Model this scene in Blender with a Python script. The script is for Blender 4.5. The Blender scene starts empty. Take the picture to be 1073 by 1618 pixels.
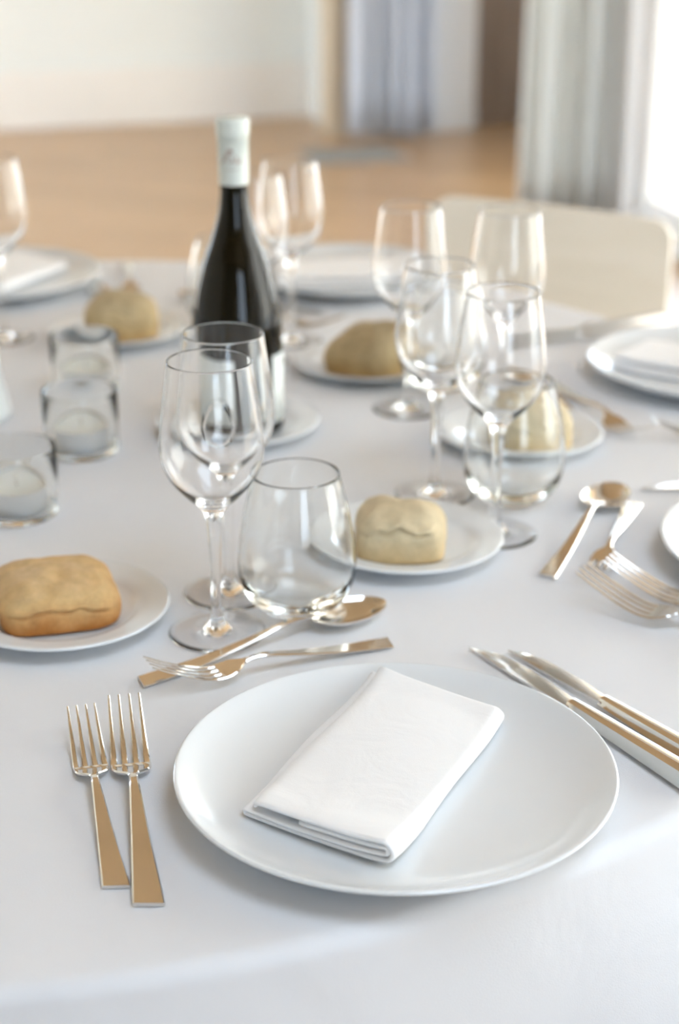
import bpy, math, random
from mathutils import Vector, Matrix

# ------------------------------------------------------------------ camera, sky, sun, exposure
C = bpy.context.scene
T = 0.75                                   # height of the table cloth
cam_d = bpy.data.cameras.new('camera')
cam = bpy.data.objects.new('camera', cam_d)
C.collection.objects.link(cam)
cam.location = (0, 0, T + 0.548)
cam.rotation_euler = (math.radians(90 - 22.094), 0, 0)
cam_d.sensor_fit = 'VERTICAL'
cam_d.sensor_height = 36.0
cam_d.lens = 36.0 * 2636.6 / 1618
cam_d.dof.use_dof = True
cam_d.dof.focus_distance = 1.03
cam_d.dof.aperture_fstop = 4.4
cam_d.clip_start = 0.05
C.camera = cam

SKY = 3.6
world = bpy.data.worlds.new('overcast_sky')
C.world = world
world.use_nodes = True
wn = world.node_tree
wbg = wn.nodes['Background']
wbg.inputs['Color'].default_value = (0.78, 0.93, 1.12, 1)
wbg.inputs['Strength'].default_value = SKY

sun_d = bpy.data.lights.new('sun', 'SUN')
sun_d.energy = 7.0
sun_d.angle = math.radians(2)
sun_d.color = (1.0, 0.95, 0.87)
sun = bpy.data.objects.new('sun', sun_d)
C.collection.objects.link(sun)
sun.rotation_euler = Vector((0.80, 0.25, -0.62)).to_track_quat('-Z', 'Y').to_euler()

C.view_settings.view_transform = 'Standard'
C.view_settings.look = 'None'
C.view_settings.gamma = 1.0
C.view_settings.use_curve_mapping = False
C.view_settings.exposure = 1.15
cy = C.cycles
cy.max_bounces = 24
cy.transmission_bounces = 20
cy.transparent_max_bounces = 16
cy.glossy_bounces = 8
cy.diffuse_bounces = 5
cy.sample_clamp_indirect = 8.0
cy.caustics_reflective = True
cy.caustics_refractive = True
cy.blur_glossy = 0.3

# ------------------------------------------------------------------ helpers
E = Vector((0.956, 0.294, 0))              # along the far wall
OUT = Vector((-0.294, 0.956, 0))           # away from the table, through the far wall


def link(o, parent=None):
    C.collection.objects.link(o)
    if parent is not None:
        o.parent = parent
    return o


def mesh(name, verts, faces, mat, parent=None, smooth=True, sharp=None, loc=None):
    me = bpy.data.meshes.new(name)
    me.from_pydata([tuple(v) for v in verts], [], faces)
    me.validate()
    if smooth:
        for p in me.polygons:
            p.use_smooth = True
    if sharp is not None:
        me.set_sharp_from_angle(angle=math.radians(sharp))
    me.materials.append(mat)
    o = bpy.data.objects.new(name, me)
    if loc is not None:
        o.location = loc
    return link(o, parent)


def tag(o, label, cat, group=None):
    o['label'] = label
    o['category'] = cat
    if group:
        o['group'] = group
    return o


def thing(name, label, cat, loc=(0, 0, 0), rz=0.0, group=None):
    o = bpy.data.objects.new(name, None)
    o.empty_display_size = 0.03
    o.location = loc
    o.rotation_euler = (0, 0, rz)
    link(o)
    return tag(o, label, cat, group)


def dup(root, label, loc, rz=0.0, group=None, scale=None):
    def cp(o, par):
        c = o.copy()
        C.collection.objects.link(c)
        if par is not None:
            c.parent = par
        for ch in [x for x in bpy.data.objects if x.parent == o]:
            cp(ch, c)
        return c
    r = cp(root, None)
    r.location = loc
    r.rotation_euler = (0, 0, rz)
    r['label'] = label
    if group:
        r['group'] = group
    if scale:
        r.scale = (scale, scale, scale)
    return r


def struct(o):
    o['kind'] = 'structure'
    return o


class MB:
    """collects solids of one part"""
    def __init__(self):
        self.v, self.f = [], []

    def add(self, verts, faces):
        n = len(self.v)
        self.v += [tuple(x) for x in verts]
        self.f += [tuple(i + n for i in f) for f in faces]

    def box(self, c, s, ax=None, ay=None):
        c = Vector(c)
        ax = Vector(ax) if ax else Vector((1, 0, 0))
        ay = Vector(ay) if ay else Vector((0, 1, 0))
        az = ax.cross(ay)
        vs = []
        for k in (-1, 1):
            for j in (-1, 1):
                for i in (-1, 1):
                    vs.append(c + ax * (i * s[0] / 2) + ay * (j * s[1] / 2) + az * (k * s[2] / 2))
        self.add(vs, [(0, 2, 3, 1), (4, 5, 7, 6), (0, 1, 5, 4), (2, 6, 7, 3), (0, 4, 6, 2), (1, 3, 7, 5)])

    def build(self, name, mat, parent=None, smooth=False, sharp=None, bevel=0.0):
        o = mesh(name, self.v, self.f, mat, parent, smooth, sharp)
        if bevel:
            m = o.modifiers.new('bevel', 'BEVEL')
            m.width = bevel
            m.segments = 3
            m.limit_method = 'ANGLE'
        return o


def cr(pts, n=6):
    """Catmull-Rom resampling of a list of points"""
    pts = [Vector(p) for p in pts]
    out = []
    for i in range(len(pts) - 1):
        p0 = pts[max(i - 1, 0)]; p1 = pts[i]; p2 = pts[i + 1]; p3 = pts[min(i + 2, len(pts) - 1)]
        for k in range(n):
            t = k / n
            out.append(0.5 * ((2 * p1) + (p2 - p0) * t + (2 * p0 - 5 * p1 + 4 * p2 - p3) * t * t
                              + (3 * p1 - p0 - 3 * p2 + p3) * t ** 3))
    out.append(pts[-1])
    return out


def lathe(prof, seg=64, a0=0.0, a1=2 * math.pi):
    """revolve (r, z) points; r = 0 points become poles"""
    full = abs(a1 - a0 - 2 * math.pi) < 1e-6
    ns = seg if full else seg + 1
    V, F, rows = [], [], []
    for r, z in prof:
        if r < 1e-6:
            V.append((0, 0, z)); rows.append([len(V) - 1] * ns)
        else:
            row = []
            for k in range(ns):
                a = a0 + (a1 - a0) * k / seg
                V.append((r * math.cos(a), r * math.sin(a), z)); row.append(len(V) - 1)
            rows.append(row)
    for i in range(len(rows) - 1):
        A, B = rows[i], rows[i + 1]
        for k in range(seg):
            k2 = (k + 1) % ns
            q = []
            for x in (A[k], A[k2], B[k2], B[k]):
                if x not in q:
                    q.append(x)
            if len(q) >= 3:
                F.append(tuple(q))
    return V, F


def strip(secs):
    """solid bar along y: sections (x, y, z, half width, thickness, skew)"""
    V, F = [], []
    for s in secs:
        x, y, z, w, t = s[:5]
        sk = s[5] if len(s) > 5 else 0.0
        b = min(t * 0.38, w * 0.4)
        ring = [(-w, -t / 2 + b), (-w + b, -t / 2), (w - b, -t / 2), (w, -t / 2 + b),
                (w, t / 2 - b), (w - b, t / 2), (-w + b, t / 2), (-w, t / 2 - b)]
        for px, pz in ring:
            V.append((x + px, y + sk * px / max(w, 1e-6), z + pz))
    n = len(secs)
    for i in range(n - 1):
        for k in range(8):
            k2 = (k + 1) % 8
            F.append((i * 8 + k, i * 8 + k2, (i + 1) * 8 + k2, (i + 1) * 8 + k))
    F.append(tuple(range(7, -1, -1)))
    F.append(tuple((n - 1) * 8 + k for k in range(8)))
    return V, F


def lin(x, pts):
    for (x0, y0), (x1, y1) in zip(pts, pts[1:]):
        if x <= x1:
            t = (x - x0) / (x1 - x0)
            return y0 + (y1 - y0) * t
    return pts[-1][1]


def smooth_curve(pts):
    dense = cr([(a, b, 0) for a, b in pts], 8)
    return [(p.x, p.y) for p in dense]


# ------------------------------------------------------------------ materials
def mat(name):
    m = bpy.data.materials.new(name)
    m.use_nodes = True
    nt = m.node_tree
    return m, nt, nt.nodes['Principled BSDF']


def simple(name, col, rough=0.5, metal=0.0, spec=0.5, coat=0.0, ior=1.5):
    m, nt, b = mat(name)
    b.inputs['Base Color'].default_value = (*col, 1)
    b.inputs['Roughness'].default_value = rough
    b.inputs['Metallic'].default_value = metal
    b.inputs['Specular IOR Level'].default_value = spec
    b.inputs['Coat Weight'].default_value = coat
    b.inputs['IOR'].default_value = ior
    return m


def N(nt, kind, **kw):
    n = nt.nodes.new(kind)
    for k, v in kw.items():
        if k in n.inputs:
            n.inputs[k].default_value = v
        else:
            setattr(n, k, v)
    return n


def noise_mix(name, c1, c2, scale, rough=0.5, bump=0.0, bscale=None, detail=4.0, spec=0.5, dist=0.002, stretch=(1, 1, 1)):
    m, nt, b = mat(name)
    tc = N(nt, 'ShaderNodeTexCoord')
    mp = N(nt, 'ShaderNodeMapping')
    mp.inputs['Scale'].default_value = stretch
    nt.links.new(tc.outputs['Object'], mp.inputs['Vector'])
    nz = N(nt, 'ShaderNodeTexNoise', Scale=scale, Detail=detail)
    nt.links.new(mp.outputs['Vector'], nz.inputs['Vector'])
    rp = N(nt, 'ShaderNodeValToRGB')
    rp.color_ramp.elements[0].position = 0.35; rp.color_ramp.elements[0].color = (*c1, 1)
    rp.color_ramp.elements[1].position = 0.65; rp.color_ramp.elements[1].color = (*c2, 1)
    nt.links.new(nz.outputs['Fac'], rp.inputs['Fac'])
    nt.links.new(rp.outputs['Color'], b.inputs['Base Color'])
    b.inputs['Roughness'].default_value = rough
    b.inputs['Specular IOR Level'].default_value = spec
    if bump:
        n2 = N(nt, 'ShaderNodeTexNoise', Scale=bscale or scale * 4, Detail=3.0)
        nt.links.new(mp.outputs['Vector'], n2.inputs['Vector'])
        bp = N(nt, 'ShaderNodeBump', Strength=bump, Distance=dist)
        nt.links.new(n2.outputs['Fac'], bp.inputs['Height'])
        nt.links.new(bp.outputs['Normal'], b.inputs['Normal'])
    return m


def fabric(name, col, weave=900.0, wrinkle=0.25, sheen=0.15, wscale=9.0):
    m, nt, b = mat(name)
    b.inputs['Base Color'].default_value = (*col, 1)
    b.inputs['Roughness'].default_value = 0.9
    b.inputs['Specular IOR Level'].default_value = 0.2
    b.inputs['Sheen Weight'].default_value = sheen
    tc = N(nt, 'ShaderNodeTexCoord')
    n1 = N(nt, 'ShaderNodeTexNoise', Scale=wscale, Detail=3.0, Distortion=0.8)
    n2 = N(nt, 'ShaderNodeTexNoise', Scale=weave, Detail=1.0)
    for n in (n1, n2):
        nt.links.new(tc.outputs['Object'], n.inputs['Vector'])
    b1 = N(nt, 'ShaderNodeBump', Strength=wrinkle, Distance=0.012)
    b2 = N(nt, 'ShaderNodeBump', Strength=0.25, Distance=0.0004)
    nt.links.new(n1.outputs['Fac'], b1.inputs['Height'])
    nt.links.new(n2.outputs['Fac'], b2.inputs['Height'])
    nt.links.new(b1.outputs['Normal'], b2.inputs['Normal'])
    nt.links.new(b2.outputs['Normal'], b.inputs['Normal'])
    return m


def bread_mat(name, top, side, base):
    """crust: floury top, paler flanks, browned bottom edge, from the roll's own height and facing"""
    m, nt, b = mat(name)
    tc = N(nt, 'ShaderNodeTexCoord')
    sp = N(nt, 'ShaderNodeSeparateXYZ')
    nt.links.new(tc.outputs['Object'], sp.inputs['Vector'])
    nz = N(nt, 'ShaderNodeTexNoise', Scale=38.0, Detail=6.0, Roughness=0.65)
    nt.links.new(tc.outputs['Object'], nz.inputs['Vector'])
    ad = N(nt, 'ShaderNodeMath', operation='MULTIPLY_ADD')
    nt.links.new(nz.outputs['Fac'], ad.inputs[0])
    ad.inputs[1].default_value = 0.030
    nt.links.new(sp.outputs['Z'], ad.inputs[2])
    mr = N(nt, 'ShaderNodeMapRange')
    mr.inputs['From Min'].default_value = 0.016
    mr.inputs['From Max'].default_value = 0.066
    nt.links.new(ad.outputs['Value'], mr.inputs['Value'])
    rp = N(nt, 'ShaderNodeValToRGB')
    e = rp.color_ramp.elements
    e[0].position = 0.0; e[0].color = (*base, 1)
    e[1].position = 1.0; e[1].color = (*top, 1)
    x = e.new(0.28); x.color = (*[0.5 * (p + q) for p, q in zip(base, side)], 1)
    x = e.new(0.5); x.color = (*side, 1)
    nt.links.new(mr.outputs['Result'], rp.inputs['Fac'])
    n2 = N(nt, 'ShaderNodeTexNoise', Scale=70.0, Detail=5.0, Roughness=0.7)
    nt.links.new(tc.outputs['Object'], n2.inputs['Vector'])
    r2 = N(nt, 'ShaderNodeMapRange')
    r2.inputs['From Min'].default_value = 0.3; r2.inputs['From Max'].default_value = 0.7
    r2.inputs['To Min'].default_value = 0.8; r2.inputs['To Max'].default_value = 1.12
    nt.links.new(n2.outputs['Fac'], r2.inputs['Value'])
    mx = N(nt, 'ShaderNodeVectorMath', operation='SCALE')
    nt.links.new(rp.outputs['Color'], mx.inputs[0])
    nt.links.new(r2.outputs['Result'], mx.inputs['Scale'])
    nt.links.new(mx.outputs['Vector'], b.inputs['Base Color'])
    b.inputs['Roughness'].default_value = 0.75
    b.inputs['Specular IOR Level'].default_value = 0.25
    n3 = N(nt, 'ShaderNodeTexNoise', Scale=160.0, Detail=4.0)
    nt.links.new(tc.outputs['Object'], n3.inputs['Vector'])
    bp = N(nt, 'ShaderNodeBump', Strength=0.5, Distance=0.0015)
    nt.links.new(n3.outputs['Fac'], bp.inputs['Height'])
    nt.links.new(bp.outputs['Normal'], b.inputs['Normal'])
    return m


def glass(name, tint=(1, 1, 1), ior=1.5):
    m = bpy.data.materials.new(name)
    m.use_nodes = True
    nt = m.node_tree
    nt.nodes.clear()
    g = nt.nodes.new('ShaderNodeBsdfGlass')
    g.inputs['Color'].default_value = (*tint, 1)
    g.inputs['Roughness'].default_value = 0.0
    g.inputs['IOR'].default_value = ior
    o = nt.nodes.new('ShaderNodeOutputMaterial')
    nt.links.new(g.outputs[0], o.inputs[0])
    return m


def pane_mat():
    m = bpy.data.materials.new('window_glass')
    m.use_nodes = True
    nt = m.node_tree
    nt.nodes.clear()
    t = nt.nodes.new('ShaderNodeBsdfTransparent')
    t.inputs['Color'].default_value = (0.97, 0.98, 0.98, 1)
    g = nt.nodes.new('ShaderNodeBsdfGlossy')
    g.inputs['Roughness'].default_value = 0.0
    fr = nt.nodes.new('ShaderNodeFresnel')
    fr.inputs['IOR'].default_value = 1.45
    mx = nt.nodes.new('ShaderNodeMixShader')
    o = nt.nodes.new('ShaderNodeOutputMaterial')
    ge = nt.nodes.new('ShaderNodeNewGeometry')      # the far face of the thin pane adds no second mirror
    mu = nt.nodes.new('ShaderNodeMath'); mu.operation = 'SUBTRACT'; mu.use_clamp = True
    nt.links.new(fr.outputs[0], mu.inputs[0])
    nt.links.new(ge.outputs['Backfacing'], mu.inputs[1])
    nt.links.new(mu.outputs[0], mx.inputs[0])
    nt.links.new(t.outputs[0], mx.inputs[1])
    nt.links.new(g.outputs[0], mx.inputs[2])
    nt.links.new(mx.outputs[0], o.inputs[0])
    return m


def curtain_mat(name, col, thru):
    m, nt, b = mat(name)
    b.inputs['Base Color'].default_value = (*col, 1)
    b.inputs['Roughness'].default_value = 0.7
    b.inputs['Sheen Weight'].default_value = 0.2
    tr = nt.nodes.new('ShaderNodeBsdfTranslucent')
    tr.inputs['Color'].default_value = (*col, 1)
    mx = nt.nodes.new('ShaderNodeMixShader')
    mx.inputs[0].default_value = thru
    out = nt.nodes['Material Output']
    nt.links.new(b.outputs[0], mx.inputs[1])
    nt.links.new(tr.outputs[0], mx.inputs[2])
    nt.links.new(mx.outputs[0], out.inputs[0])
    return m


def floor_mat():
    m, nt, b = mat('terracotta_floor')
    tc = N(nt, 'ShaderNodeTexCoord')
    mp = N(nt, 'ShaderNodeMapping')
    mp.inputs['Rotation'].default_value = (0, 0, math.radians(17))
    nt.links.new(tc.outputs['Object'], mp.inputs['Vector'])
    br = N(nt, 'ShaderNodeTexBrick', Scale=1.0)
    br.offset = 0.5
    br.inputs['Color1'].default_value = (0.49, 0.335, 0.19, 1)
    br.inputs['Color2'].default_value = (0.57, 0.395, 0.23, 1)
    br.inputs['Mortar'].default_value = (0.44, 0.31, 0.18, 1)
    br.inputs['Mortar Size'].default_value = 0.004
    br.inputs['Brick Width'].default_value = 0.9
    br.inputs['Row Height'].default_value = 0.14
    nt.links.new(mp.outputs['Vector'], br.inputs['Vector'])
    nz = N(nt, 'ShaderNodeTexNoise', Scale=1.3, Detail=4.0)
    nt.links.new(tc.outputs['Object'], nz.inputs['Vector'])
    mx = N(nt, 'ShaderNodeMix', data_type='RGBA', blend_type='MULTIPLY')
    rp = N(nt, 'ShaderNodeValToRGB')
    rp.color_ramp.elements[0].color = (0.85, 0.82, 0.8, 1)
    rp.color_ramp.elements[1].color = (1.1, 1.1, 1.1, 1)
    nt.links.new(nz.outputs['Fac'], rp.inputs['Fac'])
    mx.inputs['Factor'].default_value = 1.0
    nt.links.new(br.outputs['Color'], mx.inputs[6])
    nt.links.new(rp.outputs['Color'], mx.inputs[7])
    nt.links.new(mx.outputs[2], b.inputs['Base Color'])
    b.inputs['Roughness'].default_value = 0.33
    b.inputs['Specular IOR Level'].default_value = 0.5
    return m


M_WALL = noise_mix('cream_plaster', (0.81, 0.835, 0.81), (0.84, 0.865, 0.84), 1.5, 0.9, 0.1, 60.0)
M_BASE = noise_mix('white_baseboard_paint', (0.85, 0.82, 0.77), (0.88, 0.85, 0.80), 3.0, 0.5)
M_WHITE = noise_mix('white_paint', (0.80, 0.80, 0.79), (0.84, 0.84, 0.83), 3.0, 0.5)
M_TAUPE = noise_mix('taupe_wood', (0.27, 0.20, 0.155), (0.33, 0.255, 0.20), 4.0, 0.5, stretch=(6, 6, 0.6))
M_CEIL = noise_mix('wooden_ceiling', (0.52, 0.40, 0.255), (0.60, 0.47, 0.31), 2.0, 0.6, stretch=(1, 9, 1))
M_DARKWALL = noise_mix('grey_wall', (0.23, 0.23, 0.23), (0.28, 0.28, 0.27), 2.0, 0.8)
M_FRAME = noise_mix('tan_door_frame', (0.60, 0.50, 0.36), (0.66, 0.56, 0.42), 4.0, 0.5, stretch=(8, 8, 0.6))
M_FLOOR = floor_mat()
M_STONE = noise_mix('pale_terrace_stone', (0.62, 0.60, 0.56), (0.70, 0.68, 0.64), 2.0, 0.9)
M_FACADE = noise_mix('cream_facade', (0.80, 0.76, 0.68), (0.84, 0.80, 0.73), 1.0, 0.9)
M_PANE = pane_mat()
M_CURT_A = curtain_mat('grey_satin_curtain', (0.74, 0.78, 0.85), 0.2)
M_CURT_B = curtain_mat('pale_grey_curtain', (0.86, 0.87, 0.86), 0.5)
M_MAT = noise_mix('grey_rubber', (0.26, 0.28, 0.29), (0.34, 0.36, 0.37), 30.0, 0.8)
M_CLOTH = fabric('white_table_linen', (0.74, 0.745, 0.765), 1100.0, 0.22)
M_NAP = fabric('white_napkin_linen', (0.86, 0.86, 0.865), 1400.0, 0.10, 0.2, 25.0)
M_PLY = noise_mix('beech_plywood', (0.82, 0.75, 0.63), (0.86, 0.79, 0.68), 6.0, 0.45, stretch=(0.6, 6, 6))
M_CHROME = simple('satin_tube', (0.6, 0.6, 0.6), 0.25, 1.0)
M_TABLE = noise_mix('birch_table', (0.55, 0.42, 0.28), (0.62, 0.48, 0.33), 5.0, 0.5, stretch=(1, 8, 1))
M_CERAMIC = simple('white_glazed_porcelain', (0.76, 0.785, 0.80), 0.10, 0.0, 0.5, 0.0, 1.5)
M_STEEL = simple('polished_steel', (0.74, 0.72, 0.69), 0.10, 1.0)
M_GLASS = glass('clear_crystal', (1, 1, 1), 1.39)
M_TUMB = glass('clear_tumbler_glass', (0.995, 1.0, 0.998), 1.39)
M_VOT = glass('thick_pressed_glass', (0.995, 1.0, 0.997), 1.42)
M_BOTTLE = simple('dark_bottle_glass', (0.007, 0.005, 0.0015), 0.03, 0.0, 0.5, 0.0, 1.36)
M_CAPS = noise_mix('cream_capsule_foil', (0.66, 0.69, 0.63), (0.70, 0.73, 0.67), 20.0, 0.45)
M_EMBLEM = simple('dull_red_print', (0.36, 0.22, 0.17), 0.6)
M_LABEL = noise_mix('pale_label_paper', (0.74, 0.76, 0.72), (0.78, 0.80, 0.76), 40.0, 0.7)
M_ALU = simple('aluminium_cup', (0.78, 0.79, 0.80), 0.35, 1.0)
M_WAX = simple('white_wax', (0.80, 0.81, 0.77), 0.55)
M_WAX.node_tree.nodes['Principled BSDF'].inputs['Subsurface Weight'].default_value = 0.2
M_WAX.node_tree.nodes['Principled BSDF'].inputs['Subsurface Radius'].default_value = (0.01, 0.01, 0.008)
M_WICK = simple('cotton_wick', (0.55, 0.53, 0.48), 0.9)
M_VASE = simple('white_gloss_ceramic', (0.82, 0.85, 0.84), 0.15)
M_BREAD_A = bread_mat('golden_crust', (0.60, 0.48, 0.33), (0.66, 0.44, 0.20), (0.46, 0.18, 0.04))
M_BREAD_B = bread_mat('pale_crust', (0.60, 0.49, 0.32), (0.64, 0.53, 0.34), (0.60, 0.43, 0.22))
M_BREAD_C = bread_mat('tan_crust', (0.52, 0.42, 0.26), (0.58, 0.44, 0.24), (0.48, 0.29, 0.10))

# ------------------------------------------------------------------ room
CEIL = 3.1
K = Vector((-0.0, 8.5, 0))                 # where the plain far wall ends
WR0 = Vector((0.97, 5.9, 0))               # far end of the window wall
D = Vector((0.294, -0.956, 0))             # along the window wall, towards the viewer

b = MB(); b.box((-0.5, 2.6, -0.05), (11, 13.4, 0.1))
struct(b.build('floor', M_FLOOR))
# ceiling with a made-up roof light, added to brighten the table from above
RL = (0.2, 1.6, -0.6, 0.8)
b = MB()
for x0, x1, y0, y1 in ((-6, RL[0], -4.1, 9.3), (RL[1], 5, -4.1, 9.3), (RL[0], RL[1], -4.1, RL[2]), (RL[0], RL[1], RL[3], 9.3)):
    b.box(((x0 + x1) / 2, (y0 + y1) / 2, CEIL + 0.05), (x1 - x0, y1 - y0, 0.1))
struct(b.build('ceiling', M_CEIL))


def wall_box(mb, p0, p1, z0, z1, th, outward):
    p0, p1, outward = Vector(p0), Vector(p1), Vector(outward).normalized()
    ax = (p1 - p0).normalized()
    c = (p0 + p1) / 2 + outward * th / 2 + Vector((0, 0, (z0 + z1) / 2))
    ay = Vector((0, 0, 1)).cross(ax)
    mb.box(c, ((p1 - p0).length, th, z1 - z0), ax, ay)


b = MB(); wall_box(b, K - E * 3.6, K, 0, CEIL, 0.2, OUT)
struct(b.build('wall_back', M_WALL))
b = MB()
wall_box(b, K - E * 3.4, K - E * 0.0, 0.0, 0.27, 0.022, -OUT)
struct(b.build('baseboard_back', M_BASE, bevel=0.006))
# the pier that steps forward, with the far curtain and the taupe door
P0 = Vector((0.03, 7.86, 0))
b = MB()
wall_box(b, P0, P0 + E * 0.64, 0, CEIL, 0.2, OUT)
wall_box(b, P0 + E * 0.64, P0 + E * 1.6, 2.3, CEIL, 0.2, OUT)
struct(b.build('wall_pier', M_WHITE))
b = MB(); wall_box(b, P0 + OUT * 0.2, P0 + OUT * 0.75, 0, CEIL, 0.1, E)
struct(b.build('wall_return', M_WALL))
b = MB(); wall_box(b, P0 + E * 0.40, P0 + E * 0.64, 0, 0.10, 0.02, -OUT)
struct(b.build('baseboard_pier', M_WHITE, bevel=0.004))
b = MB(); b.box(P0 + OUT * 0.10 - E * 0.03 + Vector((0, 0, 1.5)), (0.07, 0.22, 3.0), E, OUT)
struct(b.build('trim_1', M_FRAME, bevel=0.006))
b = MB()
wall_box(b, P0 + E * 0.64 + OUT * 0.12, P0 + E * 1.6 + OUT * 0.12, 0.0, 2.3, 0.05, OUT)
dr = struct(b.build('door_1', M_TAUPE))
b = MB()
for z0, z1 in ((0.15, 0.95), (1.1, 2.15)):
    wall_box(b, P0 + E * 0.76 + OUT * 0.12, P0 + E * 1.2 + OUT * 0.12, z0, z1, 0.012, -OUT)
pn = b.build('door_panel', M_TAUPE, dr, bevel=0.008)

# window wall on the right
pa = P0 + E * 1.3 + OUT * 0.1
b = MB()
SD = (pa - WR0).normalized()
SO = SD.cross(Vector((0, 0, 1)))
SW = (0.15, 1.15)
wall_box(b, WR0, WR0 + SD * SW[0], 0, CEIL, 0.12, SO)
wall_box(b, WR0 + SD * SW[1], pa, 0, CEIL, 0.12, SO)
wall_box(b, WR0 + SD * SW[0], WR0 + SD * SW[1], 0, 0.08, 0.12, SO)
wall_box(b, WR0 + SD * SW[0], WR0 + SD * SW[1], 2.55, CEIL, 0.12, SO)
OPEN = [(0.12, 1.65), (2.0, 3.6), (4.0, 5.6)]
WZ = (0.08, 2.55)
RO = Vector((0.956, 0.294, 0))
edges = [0.0] + [x for o in OPEN for x in o] + [10.2]
for i in range(0, len(edges), 2):
    wall_box(b, WR0 + D * edges[i], WR0 + D * edges[i + 1], 0, CEIL, 0.12, RO)
for o in OPEN:
    wall_box(b, WR0 + D * o[0], WR0 + D * o[1], WZ[1], CEIL, 0.12, RO)
    wall_box(b, WR0 + D * o[0], WR0 + D * o[1], 0, WZ[0], 0.12, RO)
struct(b.build('wall_right', M_WHITE))


def window(n, p0, p1, z0, z1, outward):
    mb = MB()
    p0, p1 = Vector(p0), Vector(p1)
    ax = (p1 - p0).normalized()
    o = Vector(outward) * 0.04
    w = 0.055
    wall_box(mb, p0 + o, p0 + ax * w + o, z0, z1, 0.06, outward)
    wall_box(mb, p1 - ax * w + o, p1 + o, z0, z1, 0.06, outward)
    wall_box(mb, p0 + ax * w + o, p1 - ax * w + o, z0, z0 + w, 0.06, outward)
    wall_box(mb, p0 + ax * w + o, p1 - ax * w + o, z1 - w, z1, 0.06, outward)
    f = struct(mb.build('window_%d' % n, M_WHITE))
    g = MB()
    wall_box(g, p0 + ax * w + o * 1.2, p1 - ax * w + o * 1.2, z0 + w, z1 - w, 0.004, outward)
    g.build('pane', M_PANE, f)
    # daylight portal in the opening
    ld = bpy.data.lights.new('daylight_portal', 'AREA')
    ld.shape = 'RECTANGLE'
    ld.size = (p1 - p0).length
    ld.size_y = z1 - z0
    ld.cycles.is_portal = True
    lo = bpy.data.objects.new('daylight_portal', ld)
    lo.location = (p0 + p1) / 2 + Vector(outward) * 0.2 + Vector((0, 0, (z0 + z1) / 2))
    lo.rotation_euler = (-Vector(outward)).to_track_quat('-Z', 'Z').to_euler()
    C.collection.objects.link(lo)


mb = MB()
for x0, x1, y0, y1 in ((RL[0], RL[0] + 0.06, RL[2], RL[3]), (RL[1] - 0.06, RL[1], RL[2], RL[3]),
                       (RL[0] + 0.06, RL[1] - 0.06, RL[2], RL[2] + 0.06), (RL[0] + 0.06, RL[1] - 0.06, RL[3] - 0.06, RL[3])):
    mb.box(((x0 + x1) / 2, (y0 + y1) / 2, CEIL + 0.06), (x1 - x0, y1 - y0, 0.06))
rfw = struct(mb.build('window_8', M_WHITE))  # frame of the made-up roof light, put in for soft top light
g = MB()
g.box(((RL[0] + RL[1]) / 2, (RL[2] + RL[3]) / 2, CEIL + 0.06), (RL[1] - RL[0] - 0.12, RL[3] - RL[2] - 0.12, 0.006))
g.build('pane', M_PANE, rfw)
ld = bpy.data.lights.new('daylight_portal', 'AREA')
ld.shape = 'RECTANGLE'
ld.size, ld.size_y = RL[1] - RL[0], RL[3] - RL[2]
ld.cycles.is_portal = True
lo = bpy.data.objects.new('daylight_portal', ld)
lo.location = ((RL[0] + RL[1]) / 2, (RL[2] + RL[3]) / 2, CEIL + 0.12)
C.collection.objects.link(lo)
for i, o in enumerate(OPEN):
    window(i + 1, WR0 + D * o[0], WR0 + D * o[1], WZ[0], WZ[1], RO)

window(9, WR0 + SD * SW[0], WR0 + SD * SW[1], 0.08, 2.55, SO)  # added window, hidden from view, that brightens the far curtains and floor

# wall behind the viewer with one wide window, and the left wall
BX = (0.8, 2.3)
YB = -3.2
b = MB()
wall_box(b, (-3.5, YB, 0), (BX[0], YB, 0), 0, CEIL, 0.25, (0, -1, 0))
wall_box(b, (BX[1], YB, 0), (4.3, YB, 0), 0, CEIL, 0.25, (0, -1, 0))
wall_box(b, (BX[0], YB, 0), (BX[1], YB, 0), 0, 0.45, 0.25, (0, -1, 0))
wall_box(b, (BX[0], YB, 0), (BX[1], YB, 0), 3.0, CEIL, 0.25, (0, -1, 0))
struct(b.build('wall_front', M_DARKWALL))
window(len(OPEN) + 1, (BX[0], YB, 0), (BX[1], YB, 0), 0.45, 3.0, Vector((0, -1, 0)))
XL = -3.3
LW = [(4.55, 6.9)]
b = MB()
le = [YB] + [q for o in LW for q in o] + [7.7]
for i in range(0, len(le), 2):
    wall_box(b, (XL, le[i], 0), (XL, le[i + 1], 0), 0, CEIL, 0.25, (-1, 0, 0))
for y0, y1 in LW:
    wall_box(b, (XL, y0, 0), (XL, y1, 0), 0, 0.08, 0.25, (-1, 0, 0))
    wall_box(b, (XL, y0, 0), (XL, y1, 0), 2.85, CEIL, 0.25, (-1, 0, 0))
struct(b.build('wall_left', M_WALL))
for i, (y0, y1) in enumerate(LW):
    window(len(OPEN) + 2 + i, (XL, y0, 0), (XL, y1, 0), 0.08, 2.85, Vector((-1, 0, 0)))

# outside: terrace, and an added facade out of view that bounces warm sunlight
b = MB(); b.box((6, 2, -0.12), (60, 60, 0.04))
struct(b.build('terrace', M_STONE))
b = MB(); b.box((13.0, 14, 4.4), (0.4, 40, 9.0))
struct(b.build('added_wall_outside', M_FACADE))


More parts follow.
